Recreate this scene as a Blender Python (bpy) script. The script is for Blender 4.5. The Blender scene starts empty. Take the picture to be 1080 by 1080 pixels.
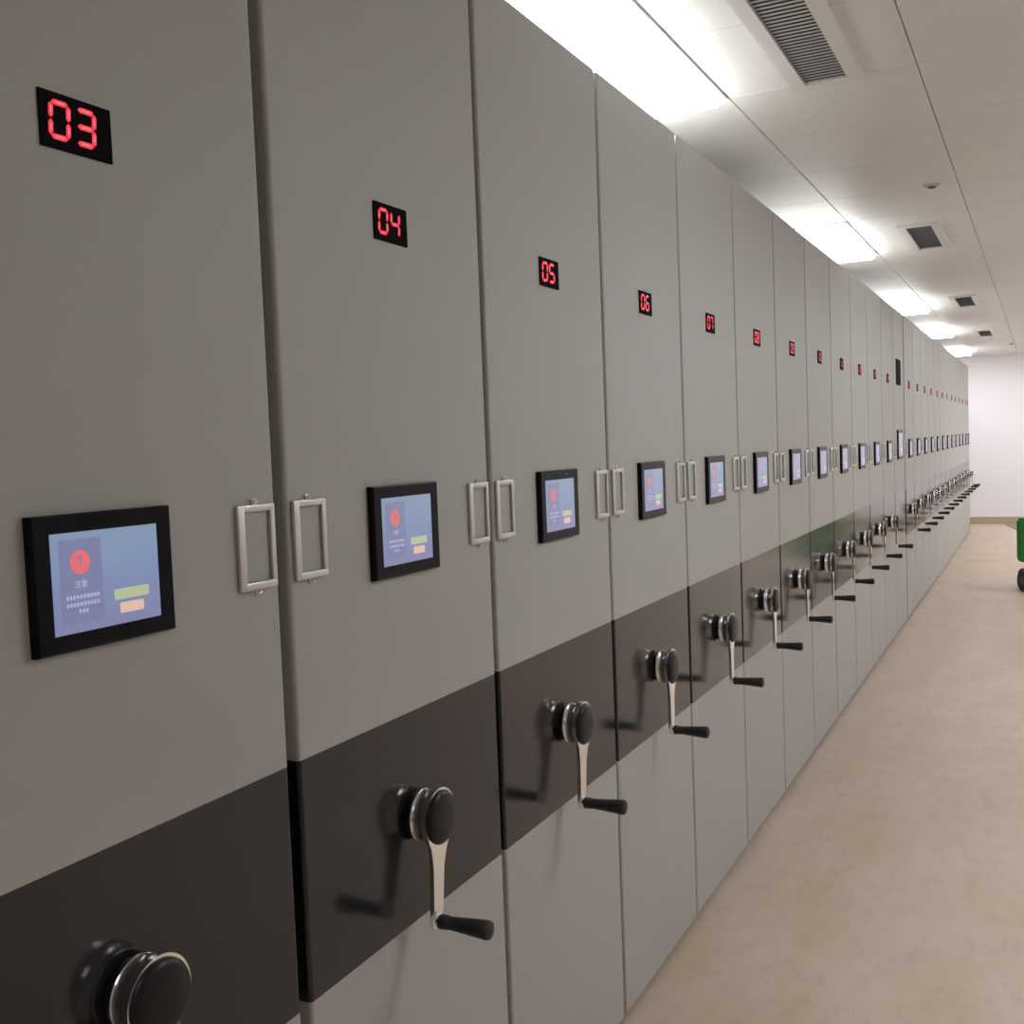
import bpy, bmesh, math, random
from mathutils import Vector, Matrix

random.seed(7)
EXPOSURE = -0.37
K = 2 ** -EXPOSURE          # displays are set against the exposure
scene = bpy.context.scene
COL = scene.collection
PI = math.pi

# ------------------------------------------------------------------ helpers
def link(o, parent=None, loc=None, rot=None):
    COL.objects.link(o)
    if parent is not None:
        o.parent = parent
    if loc is not None:
        o.location = loc
    if rot is not None:
        o.rotation_euler = rot
    return o

def mesh_from(bm, name, mats, smooth=False, angle=35):
    bmesh.ops.recalc_face_normals(bm, faces=bm.faces[:])
    me = bpy.data.meshes.new(name)
    bm.to_mesh(me)
    bm.free()
    for m in (mats if isinstance(mats, (list, tuple)) else [mats]):
        me.materials.append(m)
    if smooth:
        for p in me.polygons:
            p.use_smooth = True
        try:
            me.set_sharp_from_angle(angle=math.radians(angle))
        except Exception:
            pass
    return me

def obj(name, me, parent=None, loc=None, rot=None):
    return link(bpy.data.objects.new(name, me), parent, loc, rot)

def tag(o, label=None, cat=None, group=None, kind=None):
    if label: o['label'] = label
    if cat: o['category'] = cat
    if group: o['group'] = group
    if kind: o['kind'] = kind
    return o

def empty(name, loc, rz=0):
    o = bpy.data.objects.new(name, None)
    o.empty_display_size = 0.1
    COL.objects.link(o)
    o.location = loc
    o.rotation_euler = (0, 0, rz)
    return o

def box(bm, x0, x1, y0, y1, z0, z1, mi=0, bev=0.0, seg=2):
    r = bmesh.ops.create_cube(bm, size=1.0)
    vs = r['verts']
    for v in vs:
        v.co = Vector(((x0 + x1) / 2 + v.co.x * (x1 - x0),
                       (y0 + y1) / 2 + v.co.y * (y1 - y0),
                       (z0 + z1) / 2 + v.co.z * (z1 - z0)))
    fs = set(f for v in vs for f in v.link_faces)
    for f in fs: f.material_index = mi
    if bev > 0:
        es = list(set(e for v in vs for e in v.link_edges))
        res = bmesh.ops.bevel(bm, geom=es, offset=bev, segments=seg, profile=0.5, affect='EDGES')
        for f in res['faces']: f.material_index = mi

def lathe_x(bm, prof, n=40, cy=0, cz=0, mi=0):
    """prof: list of (x, r) along the +x axis."""
    rings = []
    for x, r in prof:
        if r < 1e-6:
            rings.append([bm.verts.new((x, cy, cz))])
        else:
            rings.append([bm.verts.new((x, cy + r * math.cos(2 * PI * i / n), cz + r * math.sin(2 * PI * i / n))) for i in range(n)])
    for a, b in zip(rings[:-1], rings[1:]):
        for i in range(n):
            j = (i + 1) % n
            if len(a) == 1 and len(b) == 1: continue
            if len(a) == 1: f = bm.faces.new((a[0], b[i], b[j]))
            elif len(b) == 1: f = bm.faces.new((a[i], a[j], b[0]))
            else: f = bm.faces.new((a[i], a[j], b[j], b[i]))
            f.material_index = mi
    if len(rings[0]) > 1: bm.faces.new(rings[0]).material_index = mi
    if len(rings[-1]) > 1: bm.faces.new(rings[-1]).material_index = mi

def prism_yz(bm, pts, x0, x1, mi=0, fx=None):
    """closed outline in (y, z) extruded from x0 to x1; fx shifts x by z."""
    fx = fx or (lambda z: 0.0)
    a = [bm.verts.new((x0 + fx(z), y, z)) for y, z in pts]
    b = [bm.verts.new((x1 + fx(z), y, z)) for y, z in pts]
    n = len(pts)
    fs = [bm.faces.new(a), bm.faces.new(b)]
    for i in range(n):
        j = (i + 1) % n
        fs.append(bm.faces.new((a[i], a[j], b[j], b[i])))
    for f in fs: f.material_index = mi

def prism_xy(bm, pts, z0, z1, mi=0):
    a = [bm.verts.new((x, y, z0)) for x, y in pts]
    b = [bm.verts.new((x, y, z1)) for x, y in pts]
    n = len(pts)
    fs = [bm.faces.new(a), bm.faces.new(b)]
    for i in range(n):
        j = (i + 1) % n
        fs.append(bm.faces.new((a[i], a[j], b[j], b[i])))
    for f in fs: f.material_index = mi

def tube(bm, pts, r, n=12, mi=0):
    pts = [Vector(p) for p in pts]
    rings = []
    ref = None
    for i, p in enumerate(pts):
        if i == 0: t = pts[1] - p
        elif i == len(pts) - 1: t = p - pts[i - 1]
        else: t = (pts[i + 1] - p).normalized() + (p - pts[i - 1]).normalized()
        t.normalize()
        if ref is None:
            ref = t.orthogonal().normalized()
        ref = (ref - t * ref.dot(t)).normalized()
        b = t.cross(ref)
        rings.append([bm.verts.new(p + r * (math.cos(2 * PI * k / n) * ref + math.sin(2 * PI * k / n) * b)) for k in range(n)])
    for a, b in zip(rings[:-1], rings[1:]):
        for k in range(n):
            l = (k + 1) % n
            bm.faces.new((a[k], a[l], b[l], b[k])).material_index = mi
    bm.faces.new(rings[0]).material_index = mi
    bm.faces.new(rings[-1]).material_index = mi

# ------------------------------------------------------------------ materials
def principled(name, col, rough=0.5, metal=0.0, spec=0.5, emit=None, estr=0.0, coat=0.0):
    m = bpy.data.materials.new(name)
    m.use_nodes = True
    b = m.node_tree.nodes['Principled BSDF']
    b.inputs['Base Color'].default_value = (*col, 1)
    b.inputs['Roughness'].default_value = rough
    b.inputs['Metallic'].default_value = metal
    b.inputs['Specular IOR Level'].default_value = spec
    b.inputs['Coat Weight'].default_value = coat
    if emit:
        b.inputs['Emission Color'].default_value = (*emit, 1)
        b.inputs['Emission Strength'].default_value = estr
    return m

def add_noise(m, scale, amount, detail=3, stretch=(1, 1, 1), rough_amt=0.0, bump=0.0, bscale=None):
    """multiply the base colour by a soft noise; optional roughness and bump variation."""
    nt = m.node_tree
    b = nt.nodes['Principled BSDF']
    col = tuple(b.inputs['Base Color'].default_value)
    tc = nt.nodes.new('ShaderNodeTexCoord')
    mp = nt.nodes.new('ShaderNodeMapping'); mp.inputs['Scale'].default_value = stretch
    nt.links.new(tc.outputs['Object'], mp.inputs['Vector'])
    nz = nt.nodes.new('ShaderNodeTexNoise')
    nz.inputs['Scale'].default_value = scale; nz.inputs['Detail'].default_value = detail
    nt.links.new(mp.outputs['Vector'], nz.inputs['Vector'])
    mr = nt.nodes.new('ShaderNodeMapRange')
    mr.inputs['From Min'].default_value = 0.3; mr.inputs['From Max'].default_value = 0.7
    mr.inputs['To Min'].default_value = 1 - amount; mr.inputs['To Max'].default_value = 1 + amount
    nt.links.new(nz.outputs['Fac'], mr.inputs['Value'])
    mx = nt.nodes.new('ShaderNodeVectorMath'); mx.operation = 'SCALE'
    mx.inputs[0].default_value = col[:3]
    nt.links.new(mr.outputs['Result'], mx.inputs['Scale'])
    nt.links.new(mx.outputs['Vector'], b.inputs['Base Color'])
    if rough_amt:
        r0 = b.inputs['Roughness'].default_value
        mr2 = nt.nodes.new('ShaderNodeMapRange')
        mr2.inputs['From Min'].default_value = 0.3; mr2.inputs['From Max'].default_value = 0.7
        mr2.inputs['To Min'].default_value = r0 - rough_amt; mr2.inputs['To Max'].default_value = r0 + rough_amt
        nt.links.new(nz.outputs['Fac'], mr2.inputs['Value'])
        nt.links.new(mr2.outputs['Result'], b.inputs['Roughness'])
    if bump:
        nb = nt.nodes.new('ShaderNodeTexNoise'); nb.inputs['Scale'].default_value = bscale or scale * 10
        nt.links.new(tc.outputs['Object'], nb.inputs['Vector'])
        bp = nt.nodes.new('ShaderNodeBump'); bp.inputs['Strength'].default_value = bump; bp.inputs['Distance'].default_value = 0.002
        nt.links.new(nb.outputs['Fac'], bp.inputs['Height'])
        nt.links.new(bp.outputs['Normal'], b.inputs['Normal'])
    return m

M = {}
M['panel'] = add_noise(principled('grey_powder_coat', (0.425, 0.425, 0.397), 0.52, spec=0.28), 2.2, 0.025, bump=0.03, bscale=900)
M['band'] = add_noise(principled('charcoal_gloss_coat', (0.014, 0.015, 0.019), 0.16, spec=0.5), 3, 0.05, rough_amt=0.02)
M['carcass'] = principled('grey_carcass_steel', (0.44, 0.435, 0.40), 0.5, spec=0.3)
M['plinth'] = principled('dark_plinth', (0.05, 0.042, 0.035), 0.7)
M['bezel'] = principled('black_plastic_bezel', (0.006, 0.006, 0.007), 0.30, spec=0.10)
M['blackglass'] = principled('black_gloss_window', (0.007, 0.006, 0.007), 0.75, spec=0.03)
M['rubber'] = principled('black_grip_plastic', (0.014, 0.014, 0.014), 0.42, spec=0.4)
M['cap'] = principled('black_cap_plastic', (0.010, 0.011, 0.011), 0.36, spec=0.22)
M['chrome'] = principled('polished_chrome', (0.88, 0.865, 0.83), 0.15, metal=1.0)
M['holder'] = principled('silver_holder_metal', (0.60, 0.59, 0.56), 0.35, metal=0.65)
M['ledred'] = principled('led_segment_red', (0.2, 0.0, 0.01), 0.4, emit=(1.0, 0.004, 0.045), estr=0.80 * K)
M['ledcore'] = principled('led_segment_core', (0.3, 0.02, 0.02), 0.4, emit=(1.0, 0.20, 0.17), estr=1.0 * K)
M['tile'] = add_noise(principled('white_metal_tile', (0.78, 0.765, 0.745), 0.40, spec=0.5), 1.5, 0.02)
M['tileback'] = principled('ceiling_void', (0.12, 0.11, 0.10), 0.9)
M['lightframe'] = principled('white_light_frame', (0.8, 0.8, 0.8), 0.4)
M['diffuser'] = principled('lit_diffuser', (0.9, 0.9, 0.9), 0.5, emit=(0.92, 0.95, 1.0), estr=21.0)
M['ventframe'] = principled('white_vent_frame', (0.72, 0.71, 0.69), 0.4)
M['ventblade'] = principled('grey_vent_blade', (0.43, 0.43, 0.44), 0.45, metal=0.0)
M['ventvoid'] = principled('dark_vent_void', (0.03, 0.03, 0.03), 0.9)
M['detector'] = principled('detector_plastic', (0.55, 0.54, 0.52), 0.5)
M['detdark'] = principled('detector_ring', (0.12, 0.12, 0.12), 0.5)
M['wall'] = add_noise(principled('white_wall_paint', (0.84, 0.81, 0.83), 0.7, spec=0.3), 1.2, 0.012)
M['skirt'] = principled('tan_baseboard', (0.42, 0.34, 0.22), 0.5)
M['green'] = add_noise(principled('green_plastic', (0.008, 0.20, 0.012), 0.38, spec=0.5), 8, 0.06)
M['tyre'] = principled('black_tyre', (0.018, 0.016, 0.015), 0.6)
M['hubgrey'] = principled('dark_wheel_hub', (0.07, 0.06, 0.055), 0.45)
M['tubegrey'] = principled('grey_tube_steel', (0.32, 0.29, 0.28), 0.35, metal=0.5)
M['card'] = add_noise(principled('brown_cardboard', (0.27, 0.20, 0.17), 0.8), 6, 0.08)

# screen contents: light given off by the display itself
def screen_mat(name, col, s):
    m = principled(name, tuple(c * 0.15 for c in col), 0.38, spec=0.8, emit=col, estr=s * K * .88, coat=1.0)
    b = m.node_tree.nodes['Principled BSDF']
    b.inputs['Coat Roughness'].default_value = 0.35; b.inputs['Coat IOR'].default_value = 1.75
    return m
def screen_bg():
    m = principled('screen_sky_blue', (0.03, 0.04, 0.06), 0.38, spec=0.8)
    nt = m.node_tree; b = nt.nodes['Principled BSDF']
    tc = nt.nodes.new('ShaderNodeTexCoord')
    sp = nt.nodes.new('ShaderNodeSeparateXYZ'); nt.links.new(tc.outputs['Generated'], sp.inputs[0])
    nz = nt.nodes.new('ShaderNodeTexNoise'); nz.inputs['Scale'].default_value = 2.2; nz.inputs['Detail'].default_value = 2
    nt.links.new(tc.outputs['Generated'], nz.inputs['Vector'])
    ad = nt.nodes.new('ShaderNodeMath'); ad.operation = 'MULTIPLY_ADD'
    nt.links.new(nz.outputs['Fac'], ad.inputs[0]); ad.inputs[1].default_value = 0.5
    nt.links.new(sp.outputs['Z'], ad.inputs[2])
    rp = nt.nodes.new('ShaderNodeValToRGB')
    rp.color_ramp.elements[0].position = 0.30; rp.color_ramp.elements[0].color = (0.185, 0.200, 0.425, 1)
    rp.color_ramp.elements[1].position = 1.0; rp.color_ramp.elements[1].color = (0.195, 0.295, 0.475, 1)
    e = rp.color_ramp.elements.new(0.7); e.color = (0.165, 0.255, 0.50, 1)
    nt.links.new(ad.outputs[0], rp.inputs[0])
    nt.links.new(rp.outputs[0], b.inputs['Emission Color'])
    b.inputs['Emission Strength'].default_value = 0.80 * K
    b.inputs['Coat Weight'].default_value = 1.0; b.inputs['Coat Roughness'].default_value = 0.35; b.inputs['Coat IOR'].default_value = 1.75
    return m
M['s_bg'] = screen_bg()
M['s_pane'] = screen_mat('screen_slate_pane', (0.142, 0.172, 0.350), 1.0)
M['s_red'] = screen_mat('screen_red_icon', (0.80, 0.115, 0.140), 0.95)
M['s_txt'] = screen_mat('screen_white_text', (0.58, 0.58, 0.80), 0.95)
M['s_green'] = screen_mat('screen_green_button', (0.47, 0.54, 0.30), 0.95)
M['s_or'] = screen_mat('screen_orange_button', (0.82, 0.52, 0.42), 0.95)

# floor: beige coating, cloudy wear, scuffs and a few specks
def floor_mat():
    m = principled('beige_floor_coating', (0.46, 0.375, 0.30), 0.42, spec=0.4)
    nt = m.node_tree; b = nt.nodes['Principled BSDF']; N = nt.nodes.new; L = nt.links.new
    tc = N('ShaderNodeTexCoord')
    n1 = N('ShaderNodeTexNoise'); n1.inputs['Scale'].default_value = 2.6; n1.inputs['Detail'].default_value = 5
    mp = N('ShaderNodeMapping'); mp.inputs['Scale'].default_value = (1.6, 0.7, 1)
    L(tc.outputs['Object'], mp.inputs['Vector']); L(mp.outputs['Vector'], n1.inputs['Vector'])
    r1 = N('ShaderNodeValToRGB')
    r1.color_ramp.elements[0].position = 0.30; r1.color_ramp.elements[0].color = (0.495, 0.400, 0.300, 1)
    r1.color_ramp.elements[1].position = 0.72; r1.color_ramp.elements[1].color = (0.590, 0.475, 0.392, 1)
    L(n1.outputs['Fac'], r1.inputs[0])
    n2 = N('ShaderNodeTexNoise'); n2.inputs['Scale'].default_value = 10; n2.inputs['Detail'].default_value = 8; n2.inputs['Roughness'].default_value = 0.65
    L(mp.outputs['Vector'], n2.inputs['Vector'])
    r2 = N('ShaderNodeValToRGB')
    r2.color_ramp.elements[0].position = 0.34; r2.color_ramp.elements[0].color = (0.895, 0.885, 0.88, 1)
    r2.color_ramp.elements[1].position = 0.50; r2.color_ramp.elements[1].color = (1, 1, 1, 1)
    e = r2.color_ramp.elements.new(0.72); e.color = (1.05, 1.045, 1.04, 1)
    L(n2.outputs['Fac'], r2.inputs[0])
    mx = N('ShaderNodeMix'); mx.data_type = 'RGBA'; mx.blend_type = 'MULTIPLY'; mx.inputs[0].default_value = 1
    L(r1.outputs[0], mx.inputs[6]); L(r2.outputs[0], mx.inputs[7])
    # specks
    vo = N('ShaderNodeTexVoronoi'); vo.inputs['Scale'].default_value = 3.8
    L(tc.outputs['Object'], vo.inputs['Vector'])
    lt = N('ShaderNodeMath'); lt.operation = 'LESS_THAN'; lt.inputs[1].default_value = 0.022
    L(vo.outputs['Distance'], lt.inputs[0])
    mx2 = N('ShaderNodeMix'); mx2.data_type = 'RGBA'
    mu = N('ShaderNodeMath'); mu.operation = 'MULTIPLY'; mu.inputs[1].default_value = 0.55
    L(lt.outputs[0], mu.inputs[0]); L(mu.outputs[0], mx2.inputs[0])
    L(mx.outputs[2], mx2.inputs[6]); mx2.inputs[7].default_value = (0.10, 0.075, 0.055, 1)
    L(mx2.outputs[2], b.inputs['Base Color'])
    mr = N('ShaderNodeMapRange'); mr.inputs['To Min'].default_value = 0.36; mr.inputs['To Max'].default_value = 0.55
    L(n2.outputs['Fac'], mr.inputs['Value']); L(mr.outputs['Result'], b.inputs['Roughness'])
    return m
M['floor'] = floor_mat()

# ------------------------------------------------------------------ the room
XL, XR, YF, YB, ZC = -2.45, 4.2, -5.0, 18.76, 2.695

def structure(name, bm, mat, smooth=False):
    return tag(obj(name, mesh_from(bm, name, mat, smooth)), kind='structure')

bm = bmesh.new(); box(bm, XL - .1, XR + .1, YF - .1, YB + .1, -0.12, 0.0); structure('floor', bm, M['floor'])
bm = bmesh.new(); box(bm, XL - .1, XR + .1, YB, YB + .12, 0, ZC + .12); structure('wall_back', bm, M['wall'])
bm = bmesh.new(); box(bm, XL - .1, XR + .1, YF - .12, YF, 0, ZC + .12); structure('wall_front', bm, M['wall'])
bm = bmesh.new(); box(bm, XR, XR + .12, YF, YB, 0, ZC + .12); structure('wall_right', bm, M['wall'])
bm = bmesh.new(); box(bm, XL - .12, XL, YF, YB, 0, ZC + .12); structure('wall_left', bm, M['wall'])
bm = bmesh.new(); box(bm, XL, XR, YB - .014, YB, 0, .115, bev=.003); structure('baseboard_back', bm, M['skirt'])
bm = bmesh.new(); box(bm, XR - .014, XR, YF, YB - .014, 0, .115, bev=.003); structure('baseboard_right', bm, M['skirt'])

# ceiling: square metal tiles, open grooves along the room, tight joints across
TX, TY = 0.605, 0.6165
X0, Y0 = 0.042, 3.69
lights_y = [Y0 + TY * q for q in (-6, 0, 6, 12, 17, 23)]        # far end of every fitting
far_fill = Y0 + TY * 20  # unseen fitting added to brighten the far end
light_cols = [(-1, 'left'), (3, 'right')]  # right row is unseen, assumed to match the brightness of the aisle
skip = {(3, 19), (3, 18)}
light_spots = [(3, 'right', 6, far_fill)]
for c, side in light_cols:
    for k, ye in enumerate(lights_y):
        if ye - 2 * TY < YF or (k == 0 and side == 'right'): continue
        j = round((ye - Y0) / TY)
        skip.add((c, j - 1)); skip.add((c, j - 2))
        light_spots.append((c, side, k, ye))
bm = bmesh.new()
box(bm, XL - .1, XR + .1, YF - .1, YB + .1, ZC + .030, ZC + .10, mi=1)
i0, i1 = math.floor((XL - X0) / TX), math.ceil((XR - X0) / TX)
j0, j1 = math.floor((YF - Y0) / TY), math.ceil((YB - Y0) / TY)
for i in range(i0, i1):
    for j in range(j0, j1):
        if (i, j) in skip: continue
        xa, xb = X0 + i * TX + .0017, X0 + (i + 1) * TX - .0017
        ya, yb = Y0 + j * TY + .0006, Y0 + (j + 1) * TY - .0006
        xa, xb = max(xa, XL), min(xb, XR); ya, yb = max(ya, YF), min(yb, YB)
        c = .0022
        top = [bm.verts.new(p) for p in ((xa, ya, ZC + .028), (xb, ya, ZC + .028), (xb, yb, ZC + .028), (xa, yb, ZC + .028))]
        mid = [bm.verts.new(p) for p in ((xa, ya, ZC + c), (xb, ya, ZC + c), (xb, yb, ZC + c), (xa, yb, ZC + c))]
        bot = [bm.verts.new(p) for p in ((xa + c, ya + c, ZC), (xb - c, ya + c, ZC), (xb - c, yb - c, ZC), (xa + c, yb - c, ZC))]
        for a, b in ((top, mid), (mid, bot)):
            for q in range(4):
                r = (q + 1) % 4
                bm.faces.new((a[q], a[r], b[r], b[q]))
        bm.faces.new(bot); bm.faces.new(top)
me = mesh_from(bm, 'ceiling', [M['tile'], M['tileback']])
tag(obj('ceiling', me), kind='structure')

# ceiling lights
w, l = TX - .008, 2 * TY - .008
bm = bmesh.new()
for a in ((-w/2, -w/2 + .02, -l/2, l/2), (w/2 - .02, w/2, -l/2, l/2), (-w/2 + .02, w/2 - .02, -l/2, -l/2 + .02), (-w/2 + .02, w/2 - .02, l/2 - .02, l/2)):
    box(bm, a[0], a[1], a[2], a[3], -.006, .028)
me_lf = mesh_from(bm, 'light_frame', M['lightframe'])
bm = bmesh.new(); box(bm, -w/2 + .02, w/2 - .02, -l/2 + .02, l/2 - .02, -.036, .02, bev=.010, seg=2)
me_ld = mesh_from(bm, 'light_diffuser', M['diffuser'], True)
ords = ['behind the camera', 'nearest, over the cabinets numbered 05 to 07', 'second from the front, over the cabinets numbered 11 and 12',
        'third from the front, just past the blank black display', 'fourth from the front, next to last', 'farthest, beside the white end wall']
for c, side, k, ye in light_spots:
    x = X0 + (c + .5) * TX
    t = empty('ceiling_light', (x, ye - TY, ZC))
    place = ords[k] if side == 'left' else ['behind the camera', 'first', 'second', 'third', 'fourth', 'fifth', 'added far fill'][k] + ' in the assumed row across the aisle'
    tag(t, 'lit white ceiling panel, ' + place, 'ceiling light', 'lit panels above the cabinet row' if side == 'left' else 'assumed lit panels across the aisle')
    obj('frame', me_lf, t); obj('diffuser', me_ld, t)

# air vents
VL = .82
def bm_vent_frame():
    bm = bmesh.new()
    xa, xb, ya, yb = -.0675, .0675, -VL/2, VL/2
    e = .045
    for a in ((xa - e, xa, ya - e, yb + e), (xb, xb + e, ya - e, yb + e), (xa, xb, ya - e, ya), (xa, xb, yb, yb + e)):
        box(bm, a[0], a[1], a[2], a[3], -.014, 0.0)
    return bm
me_vf = mesh_from(bm_vent_frame(), 'vent_frame', M['ventframe'])
bm = bmesh.new(); box(bm, -.0675, .0675, -VL/2, VL/2, -.0015, 0.0); me_vb = mesh_from(bm, 'vent_backing', M['ventvoid'])
bm = bmesh.new()
nb = 30
for q in range(nb):
    y = -VL/2 + (q + .5) * VL / nb
    p = [(-.0123, -.0085), (.0123, -.0050), (.0123, -.0042), (-.0123, -.0077)]
    a = [bm.verts.new((-.0675, y + u, v)) for u, v in p]; b = [bm.verts.new((.0675, y + u, v)) for u, v in p]
    bm.faces.new(a); bm.faces.new(b)
    for s in range(4):
        bm.faces.new((a[s], a[(s + 1) % 4], b[(s + 1) % 4], b[s]))
me_vs = mesh_from(bm, 'vent_louvers', M['ventblade'])
for k, txt in enumerate(['nearest and largest, cut by the top edge', 'second from the front', 'third from the front', 'farthest and smallest']):
    t = empty('air_vent', (.372, 3.672 + k * 3.66 - VL/2, ZC))
    tag(t, 'white framed ceiling vent with grey louvers, ' + txt, 'air vent', 'ceiling vents along the aisle')
    obj('frame', me_vf, t); obj('backing', me_vb, t); obj('louvers', me_vs, t)

# smoke detectors
bm = bmesh.new()
lathe_x(bm, [(0, .040), (.004, .040), (.008, .034), (.009, .026)], 28)
bmesh.ops.rotate(bm, verts=bm.verts[:], cent=(0, 0, 0), matrix=Matrix.Rotation(PI/2, 3, 'Y'))
me_d1 = mesh_from(bm, 'detector_base', M['detector'], True)
bm = bmesh.new()
lathe_x(bm, [(.0085, .020), (.015, .018), (.018, .010), (.0185, 0)], 24)
bmesh.ops.rotate(bm, verts=bm.verts[:], cent=(0, 0, 0), matrix=Matrix.Rotation(PI/2, 3, 'Y'))
me_d2 = mesh_from(bm, 'detector_head', M['detdark'], True)
for (x, y, txt) in ((.533, 5.51, 'small round ceiling detector between the first and second vents'), (.606, 16.4, 'small round ceiling detector near the end wall')):
    t = empty('smoke_detector', (x, y, ZC)); tag(t, txt, 'smoke detector', 'ceiling detectors')
    obj('base', me_d1, t); obj('sensor_head', me_d2, t)

# ------------------------------------------------------------------ shelving cabinets
ZA, ZB, ZT = .70, 1.073, 2.463        # band bottom, band top, cabinet top
PT, DEPTH = .042, 2.0

def panel_prof(wd):
    r = .007; h = wd / 2
    pts = [(-PT, -h), (-PT, h)]
    for s in range(6):
        a = PI/2 * (1 - s / 5); pts.append((-r + r * math.cos(a), h - r + r * math.sin(a)))
    for s in range(6):
        a = -PI/2 * (s / 5); pts.append((-r + r * math.cos(a), -h + r + r * math.sin(a)))
    return pts
def panel_mesh(nm, wd, z0, z1, mat):
    bm = bmesh.new(); prism_xy(bm, panel_prof(wd), z0, z1); me = mesh_from(bm, nm, mat, True, 30)
    for p in me.polygons:                                  # rounded corners smooth, broad faces truly flat
        if max(abs(c) for c in p.normal) > .9995: p.use_smooth = False
    return me
PAN = {}
def panels(wd):
    if wd not in PAN:
        bm = bmesh.new(); box(bm, -DEPTH, -PT, -wd/2 + .012, wd/2 - .012, .02, ZT - .01)
        bp = bmesh.new(); box(bp, -DEPTH + .02, -.022, -wd/2 + .006, wd/2 - .006, 0, .0205)
        PAN[wd] = dict(carcass=mesh_from(bm, 'carcass', M['carcass']), plinth=mesh_from(bp, 'plinth', M['plinth']),
                       lower_panel=panel_mesh('lower_panel', wd, .021, ZA, M['panel']),
                       dark_band=panel_mesh('dark_band', wd, ZA, ZB, M['band']),
                       upper_panel=panel_mesh('upper_panel', wd, ZB, ZT, M['panel']))
    return PAN[wd]

# number display: black window with two seven segment digits
SEG = {'0': 'abcdef', '1': 'bc', '2': 'abged', '3': 'abgcd', '4': 'fgbc', '5': 'afgcd', '6': 'afgedc', '7': 'abc', '8': 'abcdefg', '9': 'abcdfg'}
def digit(bm, ch, cy, cz, dw=.0245, dh=.0385, t=.0062):
    h = dw / 2; v = dh / 2
    segs = {'a': (-h, v, h, v), 'g': (-h, 0, h, 0), 'd': (-h, -v, h, -v), 'f': (-h, 0, -h, v), 'b': (h, 0, h, v), 'e': (-h, -v, -h, 0), 'c': (h, -v, h, 0)}
    for s in SEG[ch]:
        y0, z0, y1, z1 = segs[s]
        for (tt, gap, x0, x1, mi) in ((t, .0008, .0030, .0036, 0), (t * .24, .0055, .0036, .0039, 1)):
            d = Vector((y1 - y0, z1 - z0)); L = d.length; d.normalize(); n = Vector((-d.y, d.x))
            a = Vector((y0, z0)) + d * gap; b = Vector((y1, z1)) - d * gap; k = tt / 2
            P = [a, a + d * k + n * k, b - d * k + n * k, b, b - d * k - n * k, a + d * k - n * k]
            prism_yz(bm, [(cy + p.x + p.y * .06, cz + p.y) for p in P], x0, x1, mi)
def digits_mesh(txt):
    bm = bmesh.new()
    digit(bm, txt[0], -.0245, .001); digit(bm, txt[1], .0125, .001)
    return mesh_from(bm, 'digits', [M['ledred'], M['ledcore']])
bm = bmesh.new(); box(bm, -.002, .003, -.051, .051, -.0315, .0315); me_num = mesh_from(bm, 'number_display', M['blackglass'])
bm = bmesh.new(); box(bm, -.002, .004, -.139, .139, -.099, .099, bev=.002); me_blank = mesh_from(bm, 'blank_display', M['blackglass'])

# touch screen: deep black bezel, lit display
def bezel(wd, ht, iw, ih, oy=0.0):
    bm = bmesh.new()
    d0, d1 = .0095, .0125
    def ring(y, z, x, o=0.0): return [bm.verts.new((x, a + o, b)) for a, b in ((-y, -z), (y, -z), (y, z), (-y, z))]
    rs = [ring(wd/2, ht/2, -.001), ring(wd/2, ht/2, d0), ring(wd/2 - .0025, ht/2 - .0025, d1), ring(iw/2 + .001, ih/2 + .001, d1 - .0002, oy), ring(iw/2, ih/2, d1 - .0015, oy)]
    for a, b in zip(rs[:-1], rs[1:]):
        for q in range(4):
            r = (q + 1) % 4; bm.faces.new((a[q], a[r], b[r], b[q]))
    bm.faces.new(rs[-1]); bm.faces.new(rs[0])
    return mesh_from(bm, 'touch_screen', M['bezel'])

def text_into(bm, body, size, cy, cz, x, mi):
    cu = bpy.data.curves.new('txt', 'FONT'); cu.body = body; cu.size = size
    cu.align_x = 'CENTER'; cu.align_y = 'CENTER'; cu.fill_mode = 'FRONT'
    o = bpy.data.objects.new('txt', cu); COL.objects.link(o)
    dg = bpy.context.evaluated_depsgraph_get(); dg.update()
    me = bpy.data.meshes.new_from_object(o.evaluated_get(dg))
    bpy.data.objects.remove(o); bpy.data.curves.remove(cu)
    t = bmesh.new(); t.from_mesh(me); bpy.data.meshes.remove(me)
    vm = {}
    for v in t.verts: vm[v.index] = bm.verts.new((x, cy + v.co.x, cz + v.co.y))
    for f in t.faces:
        try: bm.faces.new([vm[v.index] for v in f.verts]).material_index = mi
        except ValueError: pass
    t.free()

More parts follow.
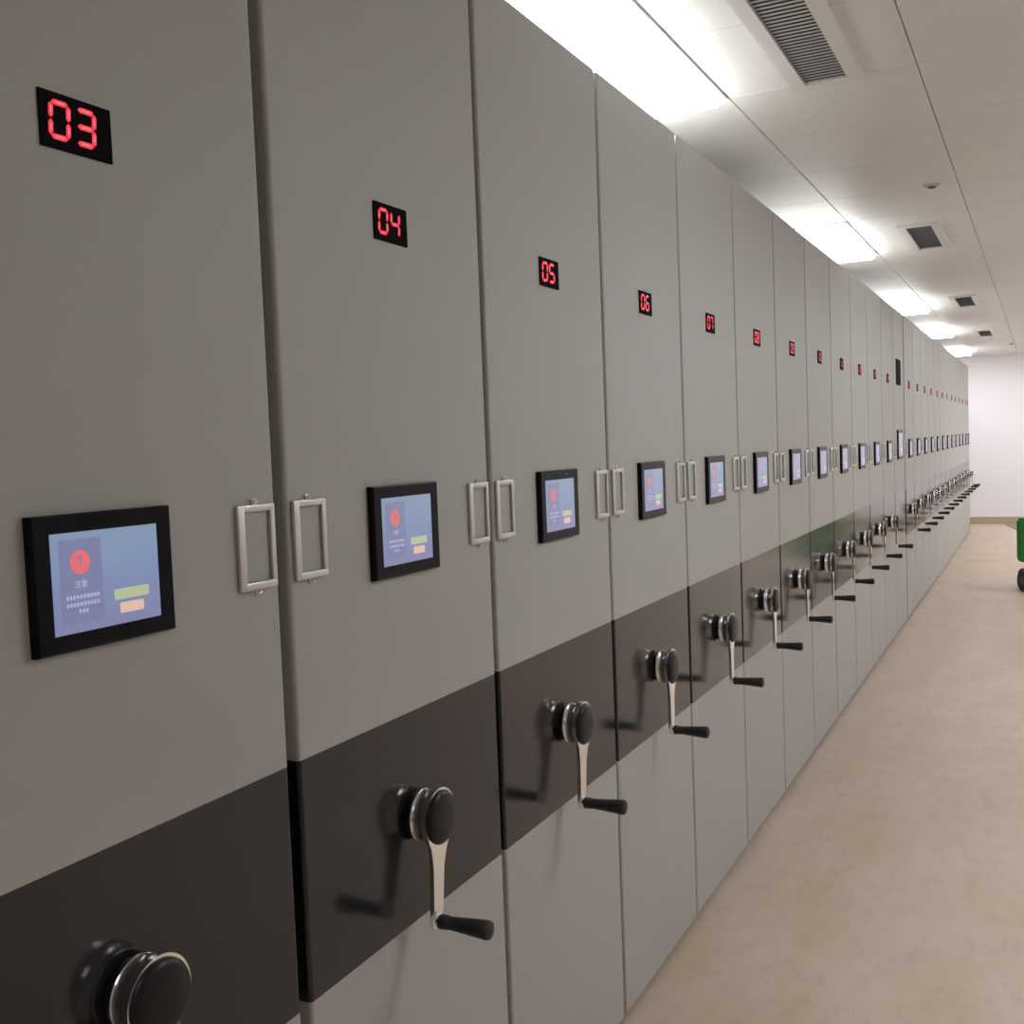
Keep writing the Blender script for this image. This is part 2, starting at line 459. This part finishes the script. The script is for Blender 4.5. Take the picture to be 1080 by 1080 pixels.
def display_mesh(iw, ih, bw, dy=0.0):
    bm = bmesh.new()
    x = .0116
    def rect(u0, u1, v0, v1, xx, mi, r=0.0):
        y0, y1 = -iw/2 + u0 * iw, -iw/2 + u1 * iw; z0, z1 = ih/2 - v1 * ih, ih/2 - v0 * ih
        if r <= 0: P = [(y0, z0), (y1, z0), (y1, z1), (y0, z1)]
        else:
            P = []
            for (cy, cz, a0) in ((y1 - r, z1 - r, 0), (y0 + r, z1 - r, PI/2), (y0 + r, z0 + r, PI), (y1 - r, z0 + r, 1.5 * PI)):
                for s in range(4): P.append((cy + r * math.cos(a0 + s * PI/6), cz + r * math.sin(a0 + s * PI/6)))
        bm.faces.new([bm.verts.new((xx, a, b)) for a, b in P]).material_index = mi
    box(bm, x - .001, x, -bw/2 - dy, bw/2 - dy, -ih/2, ih/2, 0)
    rect(.070, .445, .07, .91, x + .0002, 1)
    cy, cz = -iw/2 + .252 * iw, ih/2 - .30 * ih
    R = .088 * iw
    bm.faces.new([bm.verts.new((x + .0004, cy + R * math.cos(2 * PI * s / 36), cz + R * math.sin(2 * PI * s / 36))) for s in range(36)]).material_index = 2
    # exclamation mark
    k = R / .0145
    bm.faces.new([bm.verts.new((x + .0006, cy + a * k, cz + b * k)) for a, b in ((-.0011, -.002), (.0011, -.002), (.0017, .0085), (-.0017, .0085))]).material_index = 1
    bm.faces.new([bm.verts.new((x + .0006, cy + .0014 * k * math.cos(s * PI/6), cz - .0055 * k + .0014 * k * math.sin(s * PI/6))) for s in range(12)]).material_index = 1
    text_into(bm, '\u6ce8\u610f', .056 * iw, cy - .003 * iw, ih/2 - .525 * ih, x + .0006, 3)
    # three lines of small characters, too small to read: strokes only
    rnd = random.Random(3)
    def glyph(u, v, s):
        y = -iw/2 + u * iw; z = ih/2 - v * ih
        for q in range(3):
            a = s * (.30 + .18 * rnd.random()); zz = z + s * (.36 - .36 * q)
            bm.faces.new([bm.verts.new((x + .0006, y + p * a, zz + q2 * s * .10)) for p, q2 in ((-1, -1), (1, -1), (1, 1), (-1, 1))]).material_index = 3
        yy = y + s * rnd.choice((-.2, 0, .2))
        bm.faces.new([bm.verts.new((x + .0007, yy + p * s * .09, z + q2 * s * .45)) for p, q2 in ((-1, -1), (1, -1), (1, 1), (-1, 1))]).material_index = 3
    for n, v in ((10, .645), (10, .72), (3, .79)):
        for q in range(n): glyph(.258 + (q - (n - 1) / 2) * .0302, v, .0275 * iw)
    rect(.545, .882, .635, .745, x + .0003, 4, .002)
    rect(.593, .825, .782, .892, x + .0003, 5, .002)
    for v in bm.verts: v.co.y += dy
    return mesh_from(bm, 'display', [M['s_bg'], M['s_pane'], M['s_red'], M['s_txt'], M['s_green'], M['s_or']])
me_bez = bezel(.2085, .157, .160, .116, -.0003); me_dis = display_mesh(.161, .115, .1595, .0)
me_bezL = bezel(.29, .226, .245, .178); me_disL = display_mesh(.245, .178, .245)
bm = bmesh.new(); lathe_x(bm, [(.012, .0016), (.0132, .0012), (.0134, 0)], 12); me_glint = mesh_from(bm, 'bezel_glint', M['s_txt'])  # reflected glint on the bezel, put in as a small glowing dot

# label holder
def holder_mesh():
    bm = bmesh.new()
    y, z = .040, .060
    box(bm, 0, .007, -y, -y + .014, -z, z, bev=.002)
    box(bm, 0, .006, y - .010, y, -z, z, bev=.002)
    box(bm, 0, .006, -y + .008, y - .004, z - .010, z, bev=.0018)
    box(bm, 0, .008, -y + .008, y - .004, -z, -z + .011, bev=.0022)
    box(bm, 0, .003, -.006, .006, z - .002, z + .008, bev=.001)
    box(bm, 0, .003, -.006, .006, -z - .008, -z + .002, bev=.001)
    return mesh_from(bm, 'label_holder', M['holder'], True)
me_hold = holder_mesh()
bm = bmesh.new(); lathe_x(bm, [(.002, .0034), (.005, .0034), (.007, .002), (.0075, 0)], 12); me_scr = mesh_from(bm, 'screw', M['chrome'], True)

# crank
def crank_mesh():
    bm = bmesh.new()
    lathe_x(bm, [(.010, .0440), (.0106, .0453), (.0120, .0464), (.0138, .0468), (.0156, .0463), (.0165, .0456), (.0320, .0460), (.0345, .0468), (.0365, .0480), (.041, .0484)], 48)
    pts = []
    R = .0515
    for s in range(31):                                   # round the head, then the tapering arm
        a = math.radians(-56 + s * (292 / 30))
        pts.append((R * math.cos(a), R * math.sin(a)))
    left = [(-.0235, -.052), (-.0195, -.066), (-.0180, -.085), (-.0165, -.120), (-.0155, -.155), (-.0153, -.176)]
    pts += left
    for s in range(1, 8):
        a = PI + s * PI / 8; pts.append((.0153 * math.cos(a), -.176 + .0153 * math.sin(a)))
    pts += [(-y, z) for y, z in reversed(left)]
    bx = lambda z: .006 * max(0, min(1, (-z - .05) / .12))
    prism_yz(bm, pts, .040, .0485, fx=bx)
    es = [e for e in bm.edges if all(v.co.x > .0480 for v in e.verts)]
    bmesh.ops.bevel(bm, geom=es, offset=.0034, segments=4, profile=.5, affect='EDGES')
    lathe_x(bm, [(.048, .0125), (.058, .0125), (.060, .0100)], 20, 0, -.176)
    return mesh_from(bm, 'crank', M['chrome'], True, 40)
me_crank = crank_mesh()
bm = bmesh.new(); lathe_x(bm, [(0, .040), (.004, .040), (.006, .035), (.011, .035)], 36); me_cbase = mesh_from(bm, 'crank_base', M['rubber'], True)
bm = bmesh.new(); lathe_x(bm, [(.047, .0474), (.0505, .0474), (.0545, .0450), (.0580, .038), (.0600, .022), (.0607, 0)], 48); me_ccap = mesh_from(bm, 'crank_cap', M['cap'], True, 60)
bm = bmesh.new(); lathe_x(bm, [(.058, .0100), (.059, .0130), (.065, .0130), (.066, .0106), (.068, .0106), (.069, .0126), (.073, .0126), (.075, .0112), (.105, .0132), (.138, .0158), (.150, .0168), (.155, .0155), (.158, .010)], 24, 0, -.176)
me_grip = mesh_from(bm, 'grip', M['rubber'], True, 40)

NARROW = .330
cabs = [(3, .910, .640), (4, 1.574, .640), (5, 2.229, .640), (6, 2.882, .640), (7, 3.535, .640)]
for n in range(8, 16): cabs.append((n, 3.535 + .650 * (n - 7), .636))
for n in range(16, 28): cabs.append((n, 9.430 + .652 * (n - 16), .638))
cabs.append((28, cabs[-1][1] + .326 + NARROW/2 + .006, NARROW))
num_word = ['', 'first', 'second', 'third', 'fourth', 'fifth', 'sixth', 'seventh', 'eighth', 'ninth', 'tenth', 'eleventh', 'twelfth']
lean = {3: -8, 4: -10, 5: -11, 6: -9, 7: -9, 8: -9}
for n, y, wd in cabs:
    t = empty('shelving_cabinet', (0, y, 0))
    if n == 3: lab = 'grey shelving cabinet with red number 03 lit, nearest, cut by the left edge'
    elif n <= 10: lab = 'grey shelving cabinet with dark band, crank and red number %02d lit' % n
    elif n < 15: lab = 'grey shelving cabinet with crank, %s before the one with the large blank black display' % num_word[15 - n]
    elif n == 15: lab = 'grey shelving cabinet without crank, with large blank black display and bigger touch screen'
    elif n < 28: lab = 'grey shelving cabinet with crank, %s past the one with the large blank black display' % num_word[n - 15]
    else: lab = 'narrow grey shelving cabinet at the far end of the row, closest to the white wall'
    tag(t, lab, 'cabinet', 'shelving cabinets in the long row')
    P = panels(wd)
    dz = 1 + random.uniform(-.0022, .0022) if n != 3 else 1
    for part in ('carcass', 'plinth', 'lower_panel', 'dark_band', 'upper_panel'):
        o = obj(part, P[part], t)
    if n == 15:
        obj('blank_display', me_blank, t, (0, -.03, 1.99))
        s = obj('touch_screen', me_bezL, t, (0, -.02, 1.435)); obj('display', me_disL, s)
    else:
        o = obj('number_display', me_num, t, (0, -.003, 1.9185)); obj('digits', digits_mesh('%02d' % n), o)
        s = obj('touch_screen', me_bez, t, (0, -.0052, 1.395)); obj('display', me_dis, s, (0, -.0003, 0))
        if n == 5: obj('bezel_glint', me_glint, s, (0, .035, .068))
    if wd > .5:
        for sy in (-.270, .271):
            h = obj('label_holder', me_hold, t, (0, sy, 1.403))
            if n <= 9:
                obj('screw', me_scr, h, (0, 0, .064)); obj('screw', me_scr, h, (0, 0, -.064))
    if n != 15:
        c = obj('crank', me_crank, t, (0, 0, .888), (math.radians(lean.get(n, random.uniform(-11, -6))), 0, 0))
        obj('base_disc', me_cbase, c); obj('cap', me_ccap, c); obj('grip', me_grip, c)

# ------------------------------------------------------------------ green wheeled tub at the right edge
t = empty('wheeled_tub', (1.062, 11.05, 0), 0)
tag(t, 'green plastic tub on black wheels at the right edge of the picture', 'cart')
def tub_mesh():
    bm = bmesh.new()
    def ring(hx, hy, z, r, n=6):
        P = []
        for (sx, sy, a0) in ((1, 1, 0), (-1, 1, PI/2), (-1, -1, PI), (1, -1, 1.5 * PI)):
            for s in range(n + 1):
                a = a0 + s * PI / 2 / n
                P.append(bm.verts.new((sx * (hx - r) + r * math.cos(a), sy * (hy - r) + r * math.sin(a), z)))
        return P
    R = [ring(.245, .110, .275, .05), ring(.274, .138, .282, .05), ring(.290, .153, .300, .05), ring(.296, .159, .330, .05), ring(.297, .161, .640, .045),
         ring(.299, .164, .640, .045), ring(.299, .164, .668, .045), ring(.286, .150, .668, .04), ring(.280, .145, .34, .04)]
    for a, b in zip(R[:-1], R[1:]):
        n = len(a)
        for i in range(n):
            j = (i + 1) % n; bm.faces.new((a[i], a[j], b[j], b[i]))
    bm.faces.new(R[0]); bm.faces.new(R[-1])
    return mesh_from(bm, 'tub', M['green'], True, 40)
obj('tub', tub_mesh(), t)
bm = bmesh.new()
for sy in (-.09, .09):
    tube(bm, [(-.10, sy, .285), (-.10, sy, .115), (.10, sy, .115), (.10, sy, .285)], .012)
    tube(bm, [(-.235, sy, .100), (.235, sy, .100)], .010)
obj('undercarriage', mesh_from(bm, 'undercarriage', M['rubber'], True, 50), t)
bm = bmesh.new(); lathe_x(bm, [(-.018, .070), (-.022, .085), (-.016, .097), (0, .100), (.016, .097), (.022, .085), (.018, .070)], 32); me_ty = mesh_from(bm, 'wheel', M['tyre'], True, 50)
bm = bmesh.new(); lathe_x(bm, [(-.020, .020), (-.016, .069), (.016, .069), (.020, .020)], 28); me_hb = mesh_from(bm, 'wheel_hub', M['hubgrey'], True)
for sx in (-.240, .240):
    for sy in (-.09, .09):
        wl = obj('wheel', me_ty, t, (sx, sy, .1), (0, 0, math.radians(28 if sx < 0 else -28))); obj('hub', me_hb, wl)
bm = bmesh.new()
hy = .14
tube(bm, [(-.209, hy, .60), (-.209, hy, .90), (-.187, hy, .93), (.187, hy, .93), (.209, hy, .90), (.209, hy, .60)], .012)
obj('push_handle', mesh_from(bm, 'push_handle', M['tubegrey'], True, 50), t)
bm = bmesh.new()
for sx in (-.209, .209): box(bm, sx - .018, sx + .018, hy - .018, hy + .018, .668, .735, bev=.004)
obj('handle_clamps', mesh_from(bm, 'handle_clamps', M['rubber']), t)

# brown sheet lying on the floor by the end wall
bm = bmesh.new(); box(bm, 0, .9, -1.35, 0, 0, .008, bev=.001)
o = obj('cardboard_sheet', mesh_from(bm, 'cardboard_sheet', M['card']), None, (.44, 18.60, 0), (0, 0, math.radians(10)))
tag(o, 'brown cardboard sheet lying on the floor by the end wall, behind the green tub', 'cardboard')

# ------------------------------------------------------------------ camera
cam = bpy.data.cameras.new('camera')
cam.sensor_width = 36.0; cam.lens = 36.0 * 1124.0 / 1080.0
cam.clip_start = .02; cam.clip_end = 100
co = bpy.data.objects.new('camera', cam); COL.objects.link(co)
RC = ((0.89449044, 0.44543496, -0.03839995), (-0.00723308, -0.07146015, -0.99741723), (-0.44702857, 0.89245792, -0.06069856))
rt, dn, fw = (Vector(r) for r in RC)
m = Matrix.Identity(4)
for i in range(3):
    m[i][0] = rt[i]; m[i][1] = -dn[i]; m[i][2] = -fw[i]
m[0][3], m[1][3], m[2][3] = 1.0, 0.0, 1.53
co.matrix_world = m
scene.camera = co

# ------------------------------------------------------------------ world and view
wd_ = bpy.data.worlds.new('world'); scene.world = wd_; wd_.use_nodes = True
wd_.node_tree.nodes['Background'].inputs['Color'].default_value = (.02, .02, .02, 1)
wd_.node_tree.nodes['Background'].inputs['Strength'].default_value = 0.2
vs = scene.view_settings
scene.display_settings.display_device = 'sRGB'
vs.view_transform = 'Standard'; vs.look = 'None'; vs.gamma = 1.0; vs.exposure = EXPOSURE
vs.use_curve_mapping = False
scene.cycles.use_denoising = True
scene.cycles.max_bounces = 10
scene.cycles.diffuse_bounces = 6
scene.cycles.glossy_bounces = 5
scene.cycles.sample_clamp_indirect = 6
